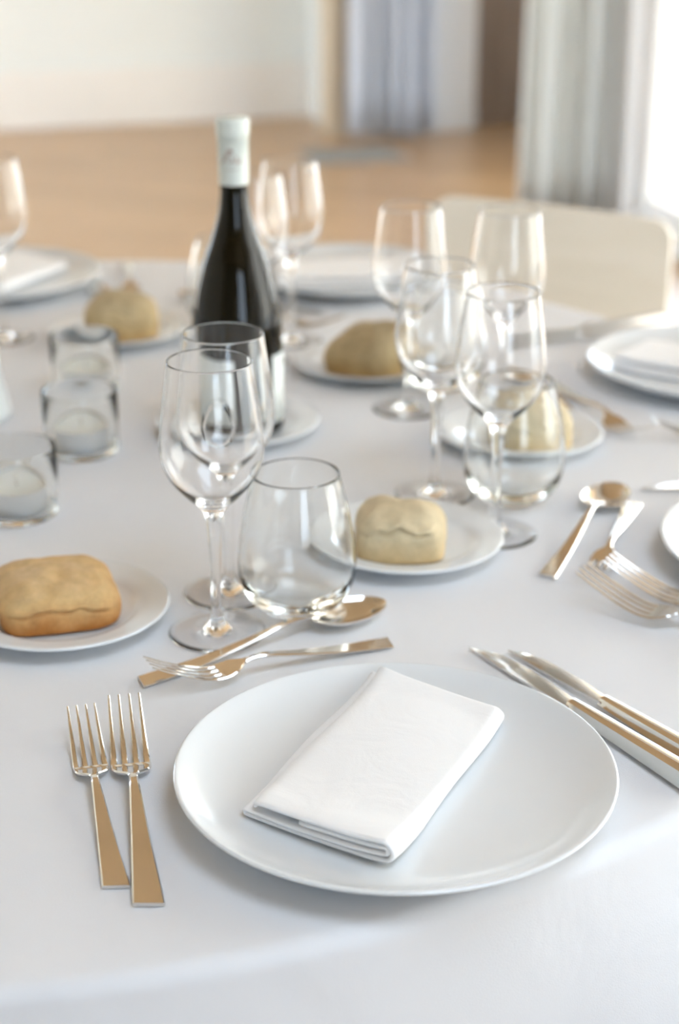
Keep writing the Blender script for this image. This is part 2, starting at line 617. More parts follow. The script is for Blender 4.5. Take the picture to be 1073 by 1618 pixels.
def curtain(name, p0, ax, width, z0, z1, folds, amp, m, label, seed):
    rnd = random.Random(seed)
    nx, nz = folds * 14, 14
    ax = Vector(ax).normalized()
    nrm = Vector((0, 0, 1)).cross(ax)
    ph = [rnd.uniform(0, 6.28) for _ in range(4)]
    V, F = [], []
    for j in range(nz + 1):
        t = j / nz
        z = z0 + (z1 - z0) * t
        for i in range(nx + 1):
            s = i / nx
            a = amp * (1.15 - 0.5 * t)
            d = a * math.sin(2 * math.pi * folds * s + ph[0] + 0.35 * math.sin(3 * t + ph[1]))
            d += 0.5 * a * math.sin(2 * math.pi * folds * 0.43 * s + ph[2] + t)
            sx = 0.25 * width / folds * math.sin(4 * math.pi * folds * s + ph[3]) * 0.35
            sp = 1 + 0.07 * (1 - t)
            p = Vector(p0) + ax * ((s - 0.5) * width * sp + 0.5 * width + sx) + nrm * d
            V.append((p.x, p.y, z + 0.012 * math.sin(6 * s + ph[1]) * (1 - t)))
    for j in range(nz):
        for i in range(nx):
            k = j * (nx + 1) + i
            F.append((k, k + 1, k + nx + 2, k + nx + 1))
    root = thing(name, label, 'curtain', (p0[0], p0[1], 0))
    V = [(x - p0[0], y - p0[1], z) for x, y, z in V]
    o = mesh('drape', V, F, m, root)
    md = o.modifiers.new('thick', 'SOLIDIFY'); md.thickness = 0.003
    # heading rail above
    r = MB()
    r.box(ax * (width / 2) + Vector((0, 0, z1 + 0.015)), (width + 0.1, 0.03, 0.03), ax, Vector((0, 0, 1)).cross(ax))
    r.build('rail', M_WHITE, root)
    return root


curtain('curtain', (0.055, 7.70, 0), E, 0.40, 0.03, 2.95, 5, 0.035, M_CURT_A,
        'grey-blue gathered curtain hanging against the far pier, its hem just above the floor', 4)
curtain('curtain', (0.655, 6.02, 0), Vector((0.93, -0.36, 0)), 0.37, 0.02, 2.95, 5, 0.045, M_CURT_B,
        'pale grey-white curtain hanging in soft folds beside the bright window, behind the chair', 9)
b = MB(); b.box((0.06, 7.33, 0.004), (0.42, 0.34, 0.008), E, OUT)
tag(b.build('floor_mat', M_MAT, bevel=0.003), 'flat grey mat on the wooden floor below the grey-blue far curtain', 'mat')

# ------------------------------------------------------------------ table, cloth, chair
TC = Vector((-0.294, 1.488, 0))
TR = 0.802
tb = thing('round_table', 'round banquet table hidden under the white cloth', 'table', (TC.x, TC.y, 0))
V, F = lathe([(0, T - 0.03), (TR - 0.012, T - 0.03), (TR - 0.006, T - 0.02), (TR - 0.010, T - 0.006), (0, T - 0.006)], 64)
mesh('tabletop', V, F, M_TABLE, tb, True, 40)
for k in range(4):
    a = math.radians(45 + 90 * k)
    V, F = lathe([(0, 0), (0.018, 0), (0.022, T - 0.03), (0, T - 0.03)], 16)
    mesh('leg', V, F, M_TABLE, tb, True, 40, loc=(0.5 * math.cos(a), 0.5 * math.sin(a), 0))

# cloth: flat disc, rounded edge, hanging skirt with soft folds
V, F = [], []
NA = 288
rings = [('top', r) for r in (0.0, 0.12, 0.25, 0.38, 0.5, 0.6, 0.68, 0.74, 0.775, 0.79)]
rad = 0.012
for k in range(1, 7):
    rings.append(('arc', math.pi / 2 * k / 6))
for k in range(1, 15):
    rings.append(('drop', k / 14))
rows = []
for kind, q in rings:
    row = []
    for i in range(NA):
        a = 2 * math.pi * i / NA
        if kind == 'top':
            r, z = q * (TR - rad) / 0.79, 0.0
        elif kind == 'arc':
            r = TR - rad + rad * math.sin(q); z = -rad + rad * math.cos(q)
        else:
            d = q * 0.245
            fold = (0.5 + 0.5 * math.sin(13 * a + 1.1 * math.sin(3 * a) + 0.6))
            fold2 = (0.5 + 0.5 * math.sin(9 * a + 2.0))
            w = q ** 1.2
            r = TR + w * (0.075 * fold * fold + 0.03 * fold2 + 0.012)
            z = -rad - d
        if kind == 'top' and q == 0:
            if not row:
                V.append((0, 0, z)); row = [len(V) - 1] * NA
            continue
        V.append((r * math.cos(a), r * math.sin(a), z)); row.append(len(V) - 1)
    rows.append(row)
for A, B in zip(rows, rows[1:]):
    for i in range(NA):
        j = (i + 1) % NA
        q = []
        for x in (A[i], B[i], B[j], A[j]):
            if x not in q:
                q.append(x)
        F.append(tuple(q))
cl = mesh('tablecloth', V, F, M_CLOTH, None, loc=(TC.x, TC.y, T))
md = cl.modifiers.new('thick', 'SOLIDIFY'); md.thickness = 0.0015; md.offset = -1
tag(cl, 'white linen cloth spread over the whole round table and hanging down its sides', 'tablecloth')


def rounded_panel(w, h, r, th, bend, n=8):
    """panel in the xz plane, curved in plan"""
    out = []
    for cx, cz, a0 in ((w / 2 - r, h - r, 0), (-w / 2 + r, h - r, 90), (-w / 2 + r, r, 180), (w / 2 - r, r, 270)):
        for k in range(n + 1):
            a = math.radians(a0 + 90 * k / n)
            out.append((cx + r * math.cos(a), cz + r * math.sin(a)))
    # columns of x, for a bent sheet
    xs = sorted(set([round(p[0], 5) for p in out] + [round(-w / 2 + w * i / 16, 5) for i in range(17)]))
    V, F = [], []
    for x in xs:
        ax_ = abs(x)
        dz = 0.0
        if ax_ > w / 2 - r:
            dz = r - math.sqrt(max(r * r - (ax_ - (w / 2 - r)) ** 2, 0))
        y = bend * (1 - (2 * x / w) ** 2)
        for z in (dz, h - dz):
            V.append((x, y - th / 2, z)); V.append((x, y + th / 2, z))
    for i in range(len(xs) - 1):
        a, c = i * 4, (i + 1) * 4
        F += [(a, c, c + 2, a + 2), (a + 1, a + 3, c + 3, c + 1), (a + 2, c + 2, c + 3, a + 3), (a, a + 1, c + 1, c)]
    F += [(0, 2, 3, 1), (len(V) - 4, len(V) - 3, len(V) - 1, len(V) - 2)]
    return V, F


# chair behind the table, its back towards us across the cloth
ch = thing('chair', 'pale beech plywood chair pushed in at the far right side of the table', 'chair', (0.30, 2.37, 0), math.radians(-30))
V, F = rounded_panel(0.37, 0.30, 0.03, 0.010, 0.012)
bk = mesh('backrest', V, F, M_PLY, ch, True, 35, loc=(0, 0, 0.505))
V, F = rounded_panel(0.40, 0.38, 0.05, 0.012, 0.0)
st = mesh('seat', [(x, z - 0.40, y + 0.449) for x, y, z in V], [f[::-1] for f in F], M_PLY, ch, True, 35)
for sx in (-1, 1):
    for y, yt in ((0.04, 0.0), (-0.40, -0.34)):
        prof = [(0, 0), (0.011, 0), (0.011, 0.445), (0, 0.445)]
        V, F = lathe(prof, 14)
        V = [(x + sx * (0.185 - 0.02 * z / 0.445), yy + y + (yt - y) * z / 0.445, z) for x, yy, z in V]
        mesh('leg', V, F, M_CHROME, ch, True, 50)
    V, F = lathe([(0, 0.44), (0.009, 0.44), (0.009, 0.62), (0, 0.62)], 12)
    mesh('back_support', [(x + sx * 0.12, y + 0.0135, z) for x, y, z in V], F, M_CHROME, ch, True, 50)

# ------------------------------------------------------------------ tableware builders
def plate_mesh(prof, m, name, loc, label, group):
    V, F = lathe(prof, 96)
    o = mesh(name, V, F, m, None, True, 60, loc=loc)
    return tag(o, label, 'plate', group)


def P2(pts, n=5):
    return [(p.x, p.y) for p in cr([(a, c, 0) for a, c in pts], n)]


R = 0.1355
DINNER = ([(0, 0.0035), (0.052, 0.0035), (0.056, 0.0005), (0.062, 0.0005), (0.066, 0.0035)]
          + P2([(0.075, 0.0038), (0.100, 0.0060), (0.118, 0.0112), (R - 0.0035, 0.0195), (R - 0.0006, 0.0212), (R - 0.0012, 0.0226),
                (R - 0.004, 0.0222), (0.118, 0.0152), (0.100, 0.0102), (0.075, 0.0078), (0.05, 0.0073)]) + [(0, 0.0073)])
r = 0.0805
SIDE = ([(0, 0.003), (0.036, 0.003), (0.039, 0.0005), (0.043, 0.0005), (0.046, 0.003)]
        + P2([(0.050, 0.004), (0.058, 0.0075), (0.070, 0.0100), (r - 0.002, 0.0120), (r - 0.0002, 0.0132), (r - 0.0012, 0.0146),
              (r - 0.004, 0.0144), (0.070, 0.0132), (0.060, 0.0112), (0.054, 0.0082), (0.049, 0.0068)]) + [(0, 0.0066)])


def copy_tagged(o, label, loc, rz=0.0):
    c = o.copy()
    C.collection.objects.link(c)
    c.location = loc
    c.rotation_euler = (0, 0, rz)
    c['label'] = label
    return c


def glass_profile():
    outer = [(0.0056, 0.0890), (0.0072, 0.0955), (0.0112, 0.1015), (0.0195, 0.1095), (0.0295, 0.1210), (0.0352, 0.1325),
             (0.0373, 0.1450), (0.0368, 0.1580), (0.0350, 0.1730), (0.0327, 0.1900), (0.0301, 0.2085)]
    o = P2(outer, 5)
    inn = []
    for (x, z) in reversed(o):
        if x < 0.012:
            continue
        k = max(0.0, min(1.0, (0.135 - z) / 0.035))
        inn.append((x - 0.0010 - 0.0004 * k, z + 0.0030 * k * k))
    inn += [(0.0065, 0.1042), (0.003, 0.1034), (0.0, 0.1032)]
    rim = [(0.0299, 0.2097), (0.0293, 0.2099), (0.0290, 0.2094)]
    bowl = o + rim + inn
    stem = P2([(0.0046, 0.0140), (0.0038, 0.0230), (0.0037, 0.0320), (0.0041, 0.0550), (0.0047, 0.0750), (0.0056, 0.0890)], 5)
    foot = [(0, 0.0008), (0.030, 0.0007), (0.0348, 0.0004), (0.0357, 0.0007), (0.0359, 0.0011), (0.0354, 0.0015)] + \
        P2([(0.030, 0.0018), (0.020, 0.0025), (0.0125, 0.0039), (0.0080, 0.0066), (0.0055, 0.0102), (0.0046, 0.0140)], 5)
    return bowl, stem, foot


def make_wine_glass(label, loc, group):
    g = thing('wine_glass', label, 'glass', loc, 0, group)
    bowl, stem, foot = glass_profile()
    for n, pr in (('bowl', bowl), ('stem', stem), ('foot', foot)):
        V, F = lathe(pr, 72)
        mesh(n, V, F, M_GLASS, g)
    return g


def make_tumbler(label, loc, group):
    g = tag(mesh('tumbler', *lathe(
        [(0, 0.0006), (0.018, 0.0006)] + P2([(0.0205, 0.0012), (0.0270, 0.0045), (0.0370, 0.0135), (0.0430, 0.0270), (0.0447, 0.0400),
                                            (0.0436, 0.0560), (0.0412, 0.0720), (0.0370, 0.0920), (0.0324, 0.1105)], 5)
        + [(0.0322, 0.1118), (0.0316, 0.1120), (0.0312, 0.1114)]
        + P2([(0.0311, 0.1100), (0.0357, 0.0920), (0.0399, 0.0720), (0.0422, 0.0560), (0.0432, 0.0405), (0.0412, 0.0290), (0.0345, 0.0180),
              (0.0230, 0.0110), (0.0100, 0.0086)], 5) + [(0, 0.0082)], 72), M_TUMB, None, True, None, loc=loc), label, 'glass', group)
    return g


# cutlery -------------------------------------------------------------
ZF = smooth_curve([(0.0, 0.0016), (0.05, 0.0035), (0.09, 0.0074), (0.118, 0.0108), (0.133, 0.0100), (0.148, 0.0054), (0.160, 0.0022),
                   (0.173, 0.0026), (0.190, 0.0076), (0.208, 0.0150), (0.224, 0.0225)])
ZS = smooth_curve([(0.0, 0.0016), (0.05, 0.0035), (0.09, 0.0085), (0.120, 0.0135), (0.140, 0.0130), (0.152, 0.0098)])
HW = smooth_curve([(0.0, 0.0096), (0.02, 0.0086), (0.06, 0.0064), (0.10, 0.0044), (0.122, 0.0033), (0.130, 0.0029), (0.138, 0.0029)])
HT = [(0.0, 0.0024), (0.09, 0.0026), (0.125, 0.0034), (0.145, 0.0030)]


def make_fork(label, group):
    f = thing('fork', label, 'fork', (0, 0, 0), 0, group)
    secs = []
    for i in range(24):
        y = 0.137 * i / 23
        secs.append((0, y, lin(y, ZF), lin(y, HW), lin(y, HT), -0.0018 if i == 0 else 0))
    mesh('handle', *strip(secs), M_STEEL, f, True, 38)
    secs = []
    hw = [(0.134, 0.0031), (0.140, 0.0044), (0.144, 0.0085), (0.148, 0.0118), (0.154, 0.0134), (0.160, 0.0137), (0.1615, 0.0137)]
    for i in range(16):
        y = 0.134 + 0.0275 * i / 15
        secs.append((0, y, lin(y, ZF), lin(y, hw), 0.0030 - 0.0006 * i / 15))
    mesh('head', *strip(secs), M_STEEL, f, True, 38)
    for k, x in enumerate((-0.0112, -0.00385, 0.00385, 0.0112)):
        secs = []
        for i in range(16):
            t = i / 15
            y = 0.1595 + (0.224 - 0.1595) * t
            w = 0.00245 * (1 - t) + 0.0008 * t
            secs.append((x * (1 - 0.05 * t), y, lin(y, ZF), w, 0.0022 * (1 - t) + 0.0011 * t))
        mesh('tine', *strip(secs), M_STEEL, f, True, 38)
    return f


def make_spoon(label, group):
    s = thing('spoon', label, 'spoon', (0, 0, 0), 0, group)
    secs = []
    for i in range(26):
        y = 0.148 * i / 25
        secs.append((0, y, lin(y, ZS), 0.84 * lin(min(y, 0.138), HW), lin(y, HT), -0.0018 if i == 0 else 0))
    mesh('handle', *strip(secs), M_STEEL, s, True, 38)
    V, F = [], []
    y0, L, W, dep = 0.143, 0.066, 0.0205, 0.0085
    nr, na = 10, 40

    def pt(q, a, off):
        c, sn = math.cos(a), math.sin(a)
        y = y0 + L / 2 + q * L / 2 * c
        egg = W * (1.0 - 0.14 * c)
        x = q * egg * sn
        tilt = 0.0106 - 0.0016 * (y - y0) / L
        return (x, y, tilt - dep * (1 - q * q) ** 0.8 + off)
    for off in (0.0, -0.0012):
        for i in range(nr + 1):
            for k in range(na):
                V.append(pt(i / nr, 2 * math.pi * k / na, off))
    n1 = (nr + 1) * na
    for i in range(nr):
        for k in range(na):
            k2 = (k + 1) % na
            a, b2, c2, d2 = i * na + k, i * na + k2, (i + 1) * na + k2, (i + 1) * na + k
            F.append((a, d2, c2, b2)); F.append((n1 + a, n1 + b2, n1 + c2, n1 + d2))
    for k in range(na):
        k2 = (k + 1) % na
        F.append((nr * na + k, n1 + nr * na + k, n1 + nr * na + k2, nr * na + k2))
    mesh('bowl', V, F, M_STEEL, s, True, 50)
    return s


def make_knife(label, group, blade=0.105, wide=0.0095):
    k = thing('knife', label, 'knife', (0, 0, 0), 0, group)
    secs = []
    hw = [(0.0, 0.0105), (0.04, 0.0094), (0.09, 0.0080), (0.112, 0.0068), (0.122, 0.0058)]
    for i in range(18):
        y = 0.122 * i / 17
        secs.append((0, y, 0.0060 - 0.0010 * i / 17, lin(y, hw), 0.0118 - 0.0050 * i / 17, -0.0015 if i == 0 else 0))
    V, F = [], []
    for x, y, z, w, t, sk in secs:
        for px, pz in ((-w * 0.8, -t / 2), (w * 0.8, -t / 2), (w, -t * 0.25), (w * 0.62, t * 0.46), (w * 0.50, t / 2), (-w * 0.50, t / 2), (-w * 0.62, t * 0.46), (-w, -t * 0.25)):
            V.append((x + px, y + sk * px / w, z + pz))
    n = len(secs)
    for i in range(n - 1):
        for j in range(8):
            j2 = (j + 1) % 8
            F.append((i * 8 + j, i * 8 + j2, (i + 1) * 8 + j2, (i + 1) * 8 + j))
    F.append(tuple(range(7, -1, -1))); F.append(tuple((n - 1) * 8 + j for j in range(8)))
    mesh('handle', V, F, M_STEEL, k, True, 30)
    V, F = [], []
    n = 26
    for i in range(n + 1):
        t = i / n
        y = 0.119 + (blade + 0.003) * t
        xl = -0.0056                                   # straight back
        xr = lin(t, smooth_curve([(0, 0.0050), (0.08, 0.0062), (0.35, wide), (0.7, wide * 1.02), (0.88, wide * 0.45), (1.0, -0.0046)]))
        z = 0.0052 - 0.0030 * min(1, t * 1.6)
        for x, dz in ((xl, -0.0009), (xl, 0.0009), ((xl + xr) / 2, 0.0008), (xr, 0.0001), (xr, -0.0001), ((xl + xr) / 2, -0.0008)):
            V.append((x, y, z + dz))
    for i in range(n):
        for j in range(6):
            j2 = (j + 1) % 6
            F.append((i * 6 + j, i * 6 + j2, (i + 1) * 6 + j2, (i + 1) * 6 + j))
    F.append((5, 4, 3, 2, 1, 0)); F.append(tuple(n * 6 + j for j in range(6)))
    mesh('blade', V, F, M_STEEL, k, True, 40)
    return k


def lay(o, tip, end, length, z=T + 0.0006, pitch=0.0, roll=0.0):
    """place a piece of cutlery: handle end on the cloth at `end`, pointing to `tip`, scaled to its length"""
    d = Vector((tip[0] - end[0], tip[1] - end[1]))
    s = d.length / length
    o.location = (end[0], end[1], z)
    o.rotation_euler = (math.radians(pitch), math.radians(roll), math.atan2(d.y, d.x) - math.pi / 2)
    o.scale = (s, s, s)
    return o


# bread ---------------------------------------------------------------
def hash_noise(p, seed):
    from mathutils import noise
    return noise.noise(Vector(p) + Vector((seed * 7.3, seed * 3.1, seed * 5.7)))


ROLL = smooth_curve([(0.0, 0.0), (0.55, 0.0), (0.90, 0.0), (0.965, 0.05), (0.99, 0.18), (1.0, 0.32), (0.995, 0.42), (0.985, 0.50), (0.955, 0.585),
                     (0.90, 0.665), (0.80, 0.765), (0.66, 0.86), (0.48, 0.935), (0.25, 0.985), (0.0, 1.0)])


def make_roll(label, m, loc, rz, w, d, h, seed, slope=(0.0, 0.0), seam=0.0, seam_z=0.50, pw=4.0):
    """a flat-based roll: low upright flanks, domed top crust, a torn seam along the near flank"""
    nu = 96
    V, F = [], []
    nj = len(ROLL)
    for j, (rho, k) in enumerate(ROLL):
        for i in range(nu):
            ph = 2 * math.pi * i / nu
            cx, sx = math.cos(ph), math.sin(ph)
            rr = (abs(cx) ** pw + abs(sx) ** pw) ** (-1 / pw)
            rr = rr * rho + (1 - rho) * rho * 0.2
            x, y = cx * rr, sx * rr
            X, Y = x * w / 2, y * d / 2
            Z = h * k * (1 + slope[0] * x + slope[1] * y)
            nz = hash_noise((X * 26, Y * 26, Z * 26), seed) * 0.05 + hash_noise((X * 70, Y * 70, Z * 70), seed) * 0.022
            X *= 1 + nz; Y *= 1 + nz
            Z += nz * 0.09 * k
            if seam and y < -0.3 and abs(x) < 0.9:
                lvl = seam_z + 0.16 * hash_noise((x * 1.8, 0, 0), seed + 2) + 0.07 * hash_noise((x * 6, 3, 0), seed)
                e = min(1, (0.9 - abs(x)) * 4) * seam
                Y += 0.0042 * e * (0.6 + 0.8 * hash_noise((x * 4, 9, 0), seed)) * math.exp(-((k - lvl) / 0.035) ** 2)
                Y -= 0.0030 * e * math.exp(-((k - lvl - 0.09) / 0.06) ** 2)
            V.append((X, Y, max(Z, 0.0)))
    for j in range(nj - 1):
        for i in range(nu):
            i2 = (i + 1) % nu
            F.append((j * nu + i, j * nu + i2, (j + 1) * nu + i2, (j + 1) * nu + i))
    o = mesh('bread_roll', V, F, m, None, True, None, loc=loc)
    o.rotation_euler = (0, 0, rz)
    return tag(o, label, 'bread', 'bread rolls')


# napkin --------------------------------------------------------------
def make_napkin(label, W=0.098, L=0.186):
    th = 0.0029
    g = 0.0033
    path = []

    def arc(cx, cz, rad_, a0, a1, n=8):
        for k in range(n + 1):
            a = math.radians(a0 + (a1 - a0) * k / n)
            path.append((cx + rad_ * math.cos(a), cz + rad_ * math.sin(a)))
    z = [0.0016 + g * i for i in range(5)]
    path += [(-W / 2 + 0.034, z[2]), (0.0, z[2])]
    arc(W / 2 - 0.0054, (z[1] + z[2]) / 2, g / 2, 90, -90)          # inner fold
    path += [(0.0, z[1])]
    path += [(-W / 2 + 0.004, z[1])]
    arc(-W / 2 - 0.002, (z[0] + z[1]) / 2, g / 2, 90, 270)             # left fold, sticks out
    path += [(0.0, z[0])]
    arc(W / 2 - 0.0054, (z[0] + z[3]) / 2, (z[3] - z[0]) / 2, -90, 90, 12)  # outer fold
    path += [(0.0, z[3] + 0.0008), (-W / 2 + 0.012, z[3] + 0.0004), (-W / 2 + 0.0065, z[3] - 0.0002), (-W / 2 + 0.0042, z[3] - 0.0016), (-W / 2 + 0.0050, z[3] - 0.0034)]
    # densify
    dense = []
    for (a, b2), (c2, d2) in zip(path, path[1:]):
        n = max(1, int(math.hypot(c2 - a, d2 - b2) / 0.004))
        for k in range(n):
            dense.append((a + (c2 - a) * k / n, b2 + (d2 - b2) * k / n))
    dense.append(path[-1])
    NL = 48
    V, F = [], []
    m = len(dense)
    for j in range(NL + 1):
        t = j / NL
        y = (t - 0.5) * L
        for i, (x, zz) in enumerate(dense):
            lift = 0.0016 * math.sin(3.2 * t + 18 * x) * (zz / z[3]) + 0.0022 * (zz / z[3]) * math.exp(-((t - 0.05) / 0.12) ** 2)
            yy = y + 0.002 * math.sin(i * 0.11) * (1 if j in (0, NL) else 0.0)
            xx = x * (1 + 0.02 * math.sin(4 * t)) + 0.0012 * math.sin(7 * t + zz * 300)
            yy -= 0.17 * xx
            sag = lin(min(math.hypot(xx, yy), 0.125), [(0, 0), (0.075, 0.0004), (0.1, 0.0028), (0.125, 0.0095)])
            V.append((xx, yy, zz + lift + sag))
    for j in range(NL):
        for i in range(m - 1):
            F.append((j * m + i, j * m + i + 1, (j + 1) * m + i + 1, (j + 1) * m + i))
    o = mesh('napkin', V, F, M_NAP, None)
    md = o.modifiers.new('thick', 'SOLIDIFY'); md.thickness = th; md.offset = 0
    md = o.modifiers.new('sub', 'SUBSURF'); md.levels = 1; md.render_levels = 1
    return tag(o, label, 'napkin', 'folded napkins')


# ------------------------------------------------------------------ dinner plates with napkins
GP = 'white dinner plates'
p1 = plate_mesh(DINNER, M_CERAMIC, 'dinner_plate', (0.034, 0.885, T + 0.0005),
                'large white coupe dinner plate nearest us with a folded napkin on it', GP)
NZ = T + 0.0086
nap = make_napkin('white napkin folded in layers on the nearest dinner plate')
ang = math.radians(-25)
nap.location = (0.0265, 0.9000, NZ)
nap.rotation_euler = (0, 0, ang)
more_plates = [
    ((0.395, 1.235), 'dinner plate cut by the right edge, beside the pair of forks', None, 0),
    ((0.405, 1.735), 'dinner plate at right with napkin, between the grey knives and the roll', 'white napkin on the dinner plate at the far right', 1.1),
    ((0.010, 2.150), 'dinner plate with napkin at the far table edge behind the bottle', 'white napkin on the far plate behind the wine bottle', 1.75),
    ((-0.445, 2.130), 'dinner plate with napkin at the far left table edge', 'white napkin on the far left plate beside the tall wine glass', -0.45)]
for (x, y), lb, nl, ra in more_plates:
    copy_tagged(p1, lb, (x, y, T + 0.0005))
    if nl:
        copy_tagged(nap, nl, (x, y, NZ), ra)

# ------------------------------------------------------------------ side plates and rolls
GS = 'white side plates'
s1 = plate_mesh(SIDE, M_CERAMIC, 'side_plate', (-0.208, 1.135, T + 0.0005), 'white side plate under the golden roll at left', GS)
for (x, y), lb in [((0.055, 1.268), 'white side plate under the roll behind the near tumbler'),
                   ((0.175, 1.530), 'white side plate under the roll behind the right-hand glasses'),
                   ((0.030, 1.765), 'white side plate under the roll to the right of the bottle'),
                   ((-0.260, 1.895), 'white side plate under the far left roll'),
                   ((-0.100, 1.562), 'white side plate under the wine bottle')]:
    copy_tagged(s1, lb, (x, y, T + 0.0005))
BZ = T + 0.0088
make_roll('golden crusty roll with browned base on the left side plate', M_BREAD_A, (-0.2125, 1.136, BZ), math.radians(16), 0.090, 0.092, 0.035, 6, (-0.06, 0.0), 0.7, 0.42, 4.5)
make_roll('pale square roll with a torn seam behind the near tumbler', M_BREAD_B, (0.0495, 1.250, BZ), math.radians(-2), 0.074, 0.070, 0.042, 5, (-0.02, 0.0), 1.0, 0.58, 4.5)
make_roll('pale roll seen through the tumbler at right', M_BREAD_B, (0.181, 1.500, BZ), math.radians(10), 0.076, 0.072, 0.052, 8, (0.0, 0.05), 0.4, 0.5, 3.2)
make_roll('tan pointed roll to the right of the wine bottle', M_BREAD_C, (0.032, 1.742, BZ), math.radians(-30), 0.088, 0.082, 0.050, 11, (0.16, 0.05), 0.3, 0.5, 3.4)
make_roll('domed tan roll on the far left side plate', M_BREAD_C, (-0.252, 1.872, BZ), math.radians(8), 0.084, 0.076, 0.052, 14, (0.0, 0.02), 0.4, 0.5, 2.8)

# ------------------------------------------------------------------ glasses
GW = 'stemmed wine glasses'
w1 = make_wine_glass('nearest clear wine glass, in front of the wine bottle', (-0.0905, 1.112, T + 0.0004), GW)
for (x, y), lb in [((-0.0855, 1.182), 'second clear wine glass, just behind the nearest one before the bottle'),
                   ((0.085, 1.390), 'left front glass of the group of wine glasses at right'),
                   ((0.131, 1.300), 'right front glass of the group of wine glasses at right, before the tumbler'),
                   ((0.070, 1.630), 'left back glass of the group of wine glasses at right'),
                   ((0.165, 1.610), 'right back glass of the group, seen against the chair'),
                   ((-0.056, 1.880), 'far wine glass just right of the bottle neck'),
                   ((-0.093, 1.800), 'far wine glass half hidden behind the bottle'),
                   ((-0.394, 1.890), 'wine glass cut by the left edge before the far left plate')]:
    dup(w1, lb, (x, y, T + 0.0004), 0, GW)
GT = 'stemless tumblers'
t1 = make_tumbler('clear stemless tumbler nearest us, right of the nearest wine glass', (-0.032, 1.150, T + 0.0004), GT)
for (x, y), lb in [((0.153, 1.375), 'clear stemless tumbler at right before the pale roll'),
                   ((0.108, 1.700), 'clear stemless tumbler behind the group of wine glasses at right'),
                   ((-0.1355, 1.920), 'clear stemless tumbler almost hidden behind the bottle')]:
    copy_tagged(t1, lb, (x, y, T + 0.0004))

# ------------------------------------------------------------------ wine bottle
bt = thing('wine_bottle', 'dark wine bottle with cream capsule standing on a side plate', 'bottle', (-0.0985, 1.556, T + 0.0074))
prof = [(0, 0.010), (0.02, 0.006), (0.034, 0.0), (0.040, 0.0005)] + P2(
    [(0.0428, 0.004), (0.0435, 0.010), (0.0435, 0.060), (0.0435, 0.100), (0.0430, 0.112), (0.0411, 0.1265), (0.0366, 0.1475), (0.0303, 0.169), (0.0223, 0.190),
     (0.0163, 0.2105), (0.0136, 0.229), (0.0132, 0.242)], 6) + [(0.0132, 0.298), (0, 0.298)]
mesh('glass_body', *lathe(prof, 80), M_BOTTLE, bt, True, 50)
cap = mesh('capsule', *lathe([(0.0135, 0.2395), (0.0139, 0.2395)] + [(0.0142, 0.262), (0.0146, 0.283), (0.0152, 0.2835), (0.0155, 0.286), (0.0155, 0.296),
                             (0.0151, 0.2995), (0.0140, 0.3005), (0, 0.3005)], 64), M_CAPS, bt, True, 50)


def on_cyl(r, a, z):
    return (r * math.sin(a), -r * math.cos(a), z)


def stroke(mb, pts, w, rfun):
    pts = [(p.x, p.y) for p in cr([(a, c, 0) for a, c in pts], 6)]
    V, F = [], []
    for i, (u, z) in enumerate(pts):
        u0, z0 = pts[max(i - 1, 0)]; u1, z1 = pts[min(i + 1, len(pts) - 1)]
        tx, tz = u1 - u0, z1 - z0
        l = math.hypot(tx, tz) or 1
        ww = w * (0.55 + 0.45 * math.sin(math.pi * i / (len(pts) - 1)))
        for sg in (-1, 1):
            uu, zz = u - tz / l * ww * sg, z + tx / l * ww * sg
            V.append(on_cyl(rfun(zz) + 0.00018, uu / 0.0142, zz))
    for i in range(len(pts) - 1):
        F.append((2 * i, 2 * i + 1, 2 * i + 3, 2 * i + 2))
    mb.add(V, F)


rf = lambda z: lin(z, [(0.2395, 0.0139), (0.262, 0.0142), (0.283, 0.0146), (0.30, 0.0152)])
em = MB()
# flourished monogram of looped strokes with a small crown and a fine line under it
stroke(em, [(-0.0110, 0.2585), (-0.0095, 0.2620), (-0.0070, 0.2655), (-0.0040, 0.2690), (-0.0012, 0.2712)], 0.00075, rf)
stroke(em, [(-0.0055, 0.2702), (-0.0030, 0.2722), (-0.0005, 0.2716), (0.0004, 0.2702)], 0.0009, rf)
stroke(em, [(-0.0012, 0.2712), (-0.0036, 0.2672), (-0.0052, 0.2630), (-0.0030, 0.2606), (-0.0004, 0.2622), (-0.0008, 0.2655)], 0.0005, rf)
stroke(em, [(0.0000, 0.2660), (0.0012, 0.2620), (0.0030, 0.2604), (0.0044, 0.2630), (0.0036, 0.2664), (0.0022, 0.2680)], 0.0005, rf)
stroke(em, [(0.0044, 0.2630), (0.0058, 0.2606), (0.0074, 0.2622), (0.0070, 0.2650)], 0.0007, rf)
stroke(em, [(-0.0075, 0.2560), (-0.0030, 0.2545), (0.0030, 0.2550), (0.0065, 0.2568)], 0.0003, rf)
em.build('emblem', M_EMBLEM, cap, True)


def label_patch(name, a0, a1, z0, z1):
    V, F = [], []
    n = 24
    for i in range(n + 1):
        a = math.radians(a0 + (a1 - a0) * i / n)
        for rr, z in ((0.0437, z0), (0.0437, z1)):
            V.append(on_cyl(rr, a, z))
    for i in range(n):
        F.append((2 * i, 2 * i + 2, 2 * i + 3, 2 * i + 1))
    o = mesh(name, V, F, M_LABEL, bt)
    md = o.modifiers.new('thick', 'SOLIDIFY'); md.thickness = 0.0002; md.offset = 1


label_patch('front_label', -84, 6, 0.012, 0.080)
label_patch('back_label', 52, 125, 0.012, 0.080)

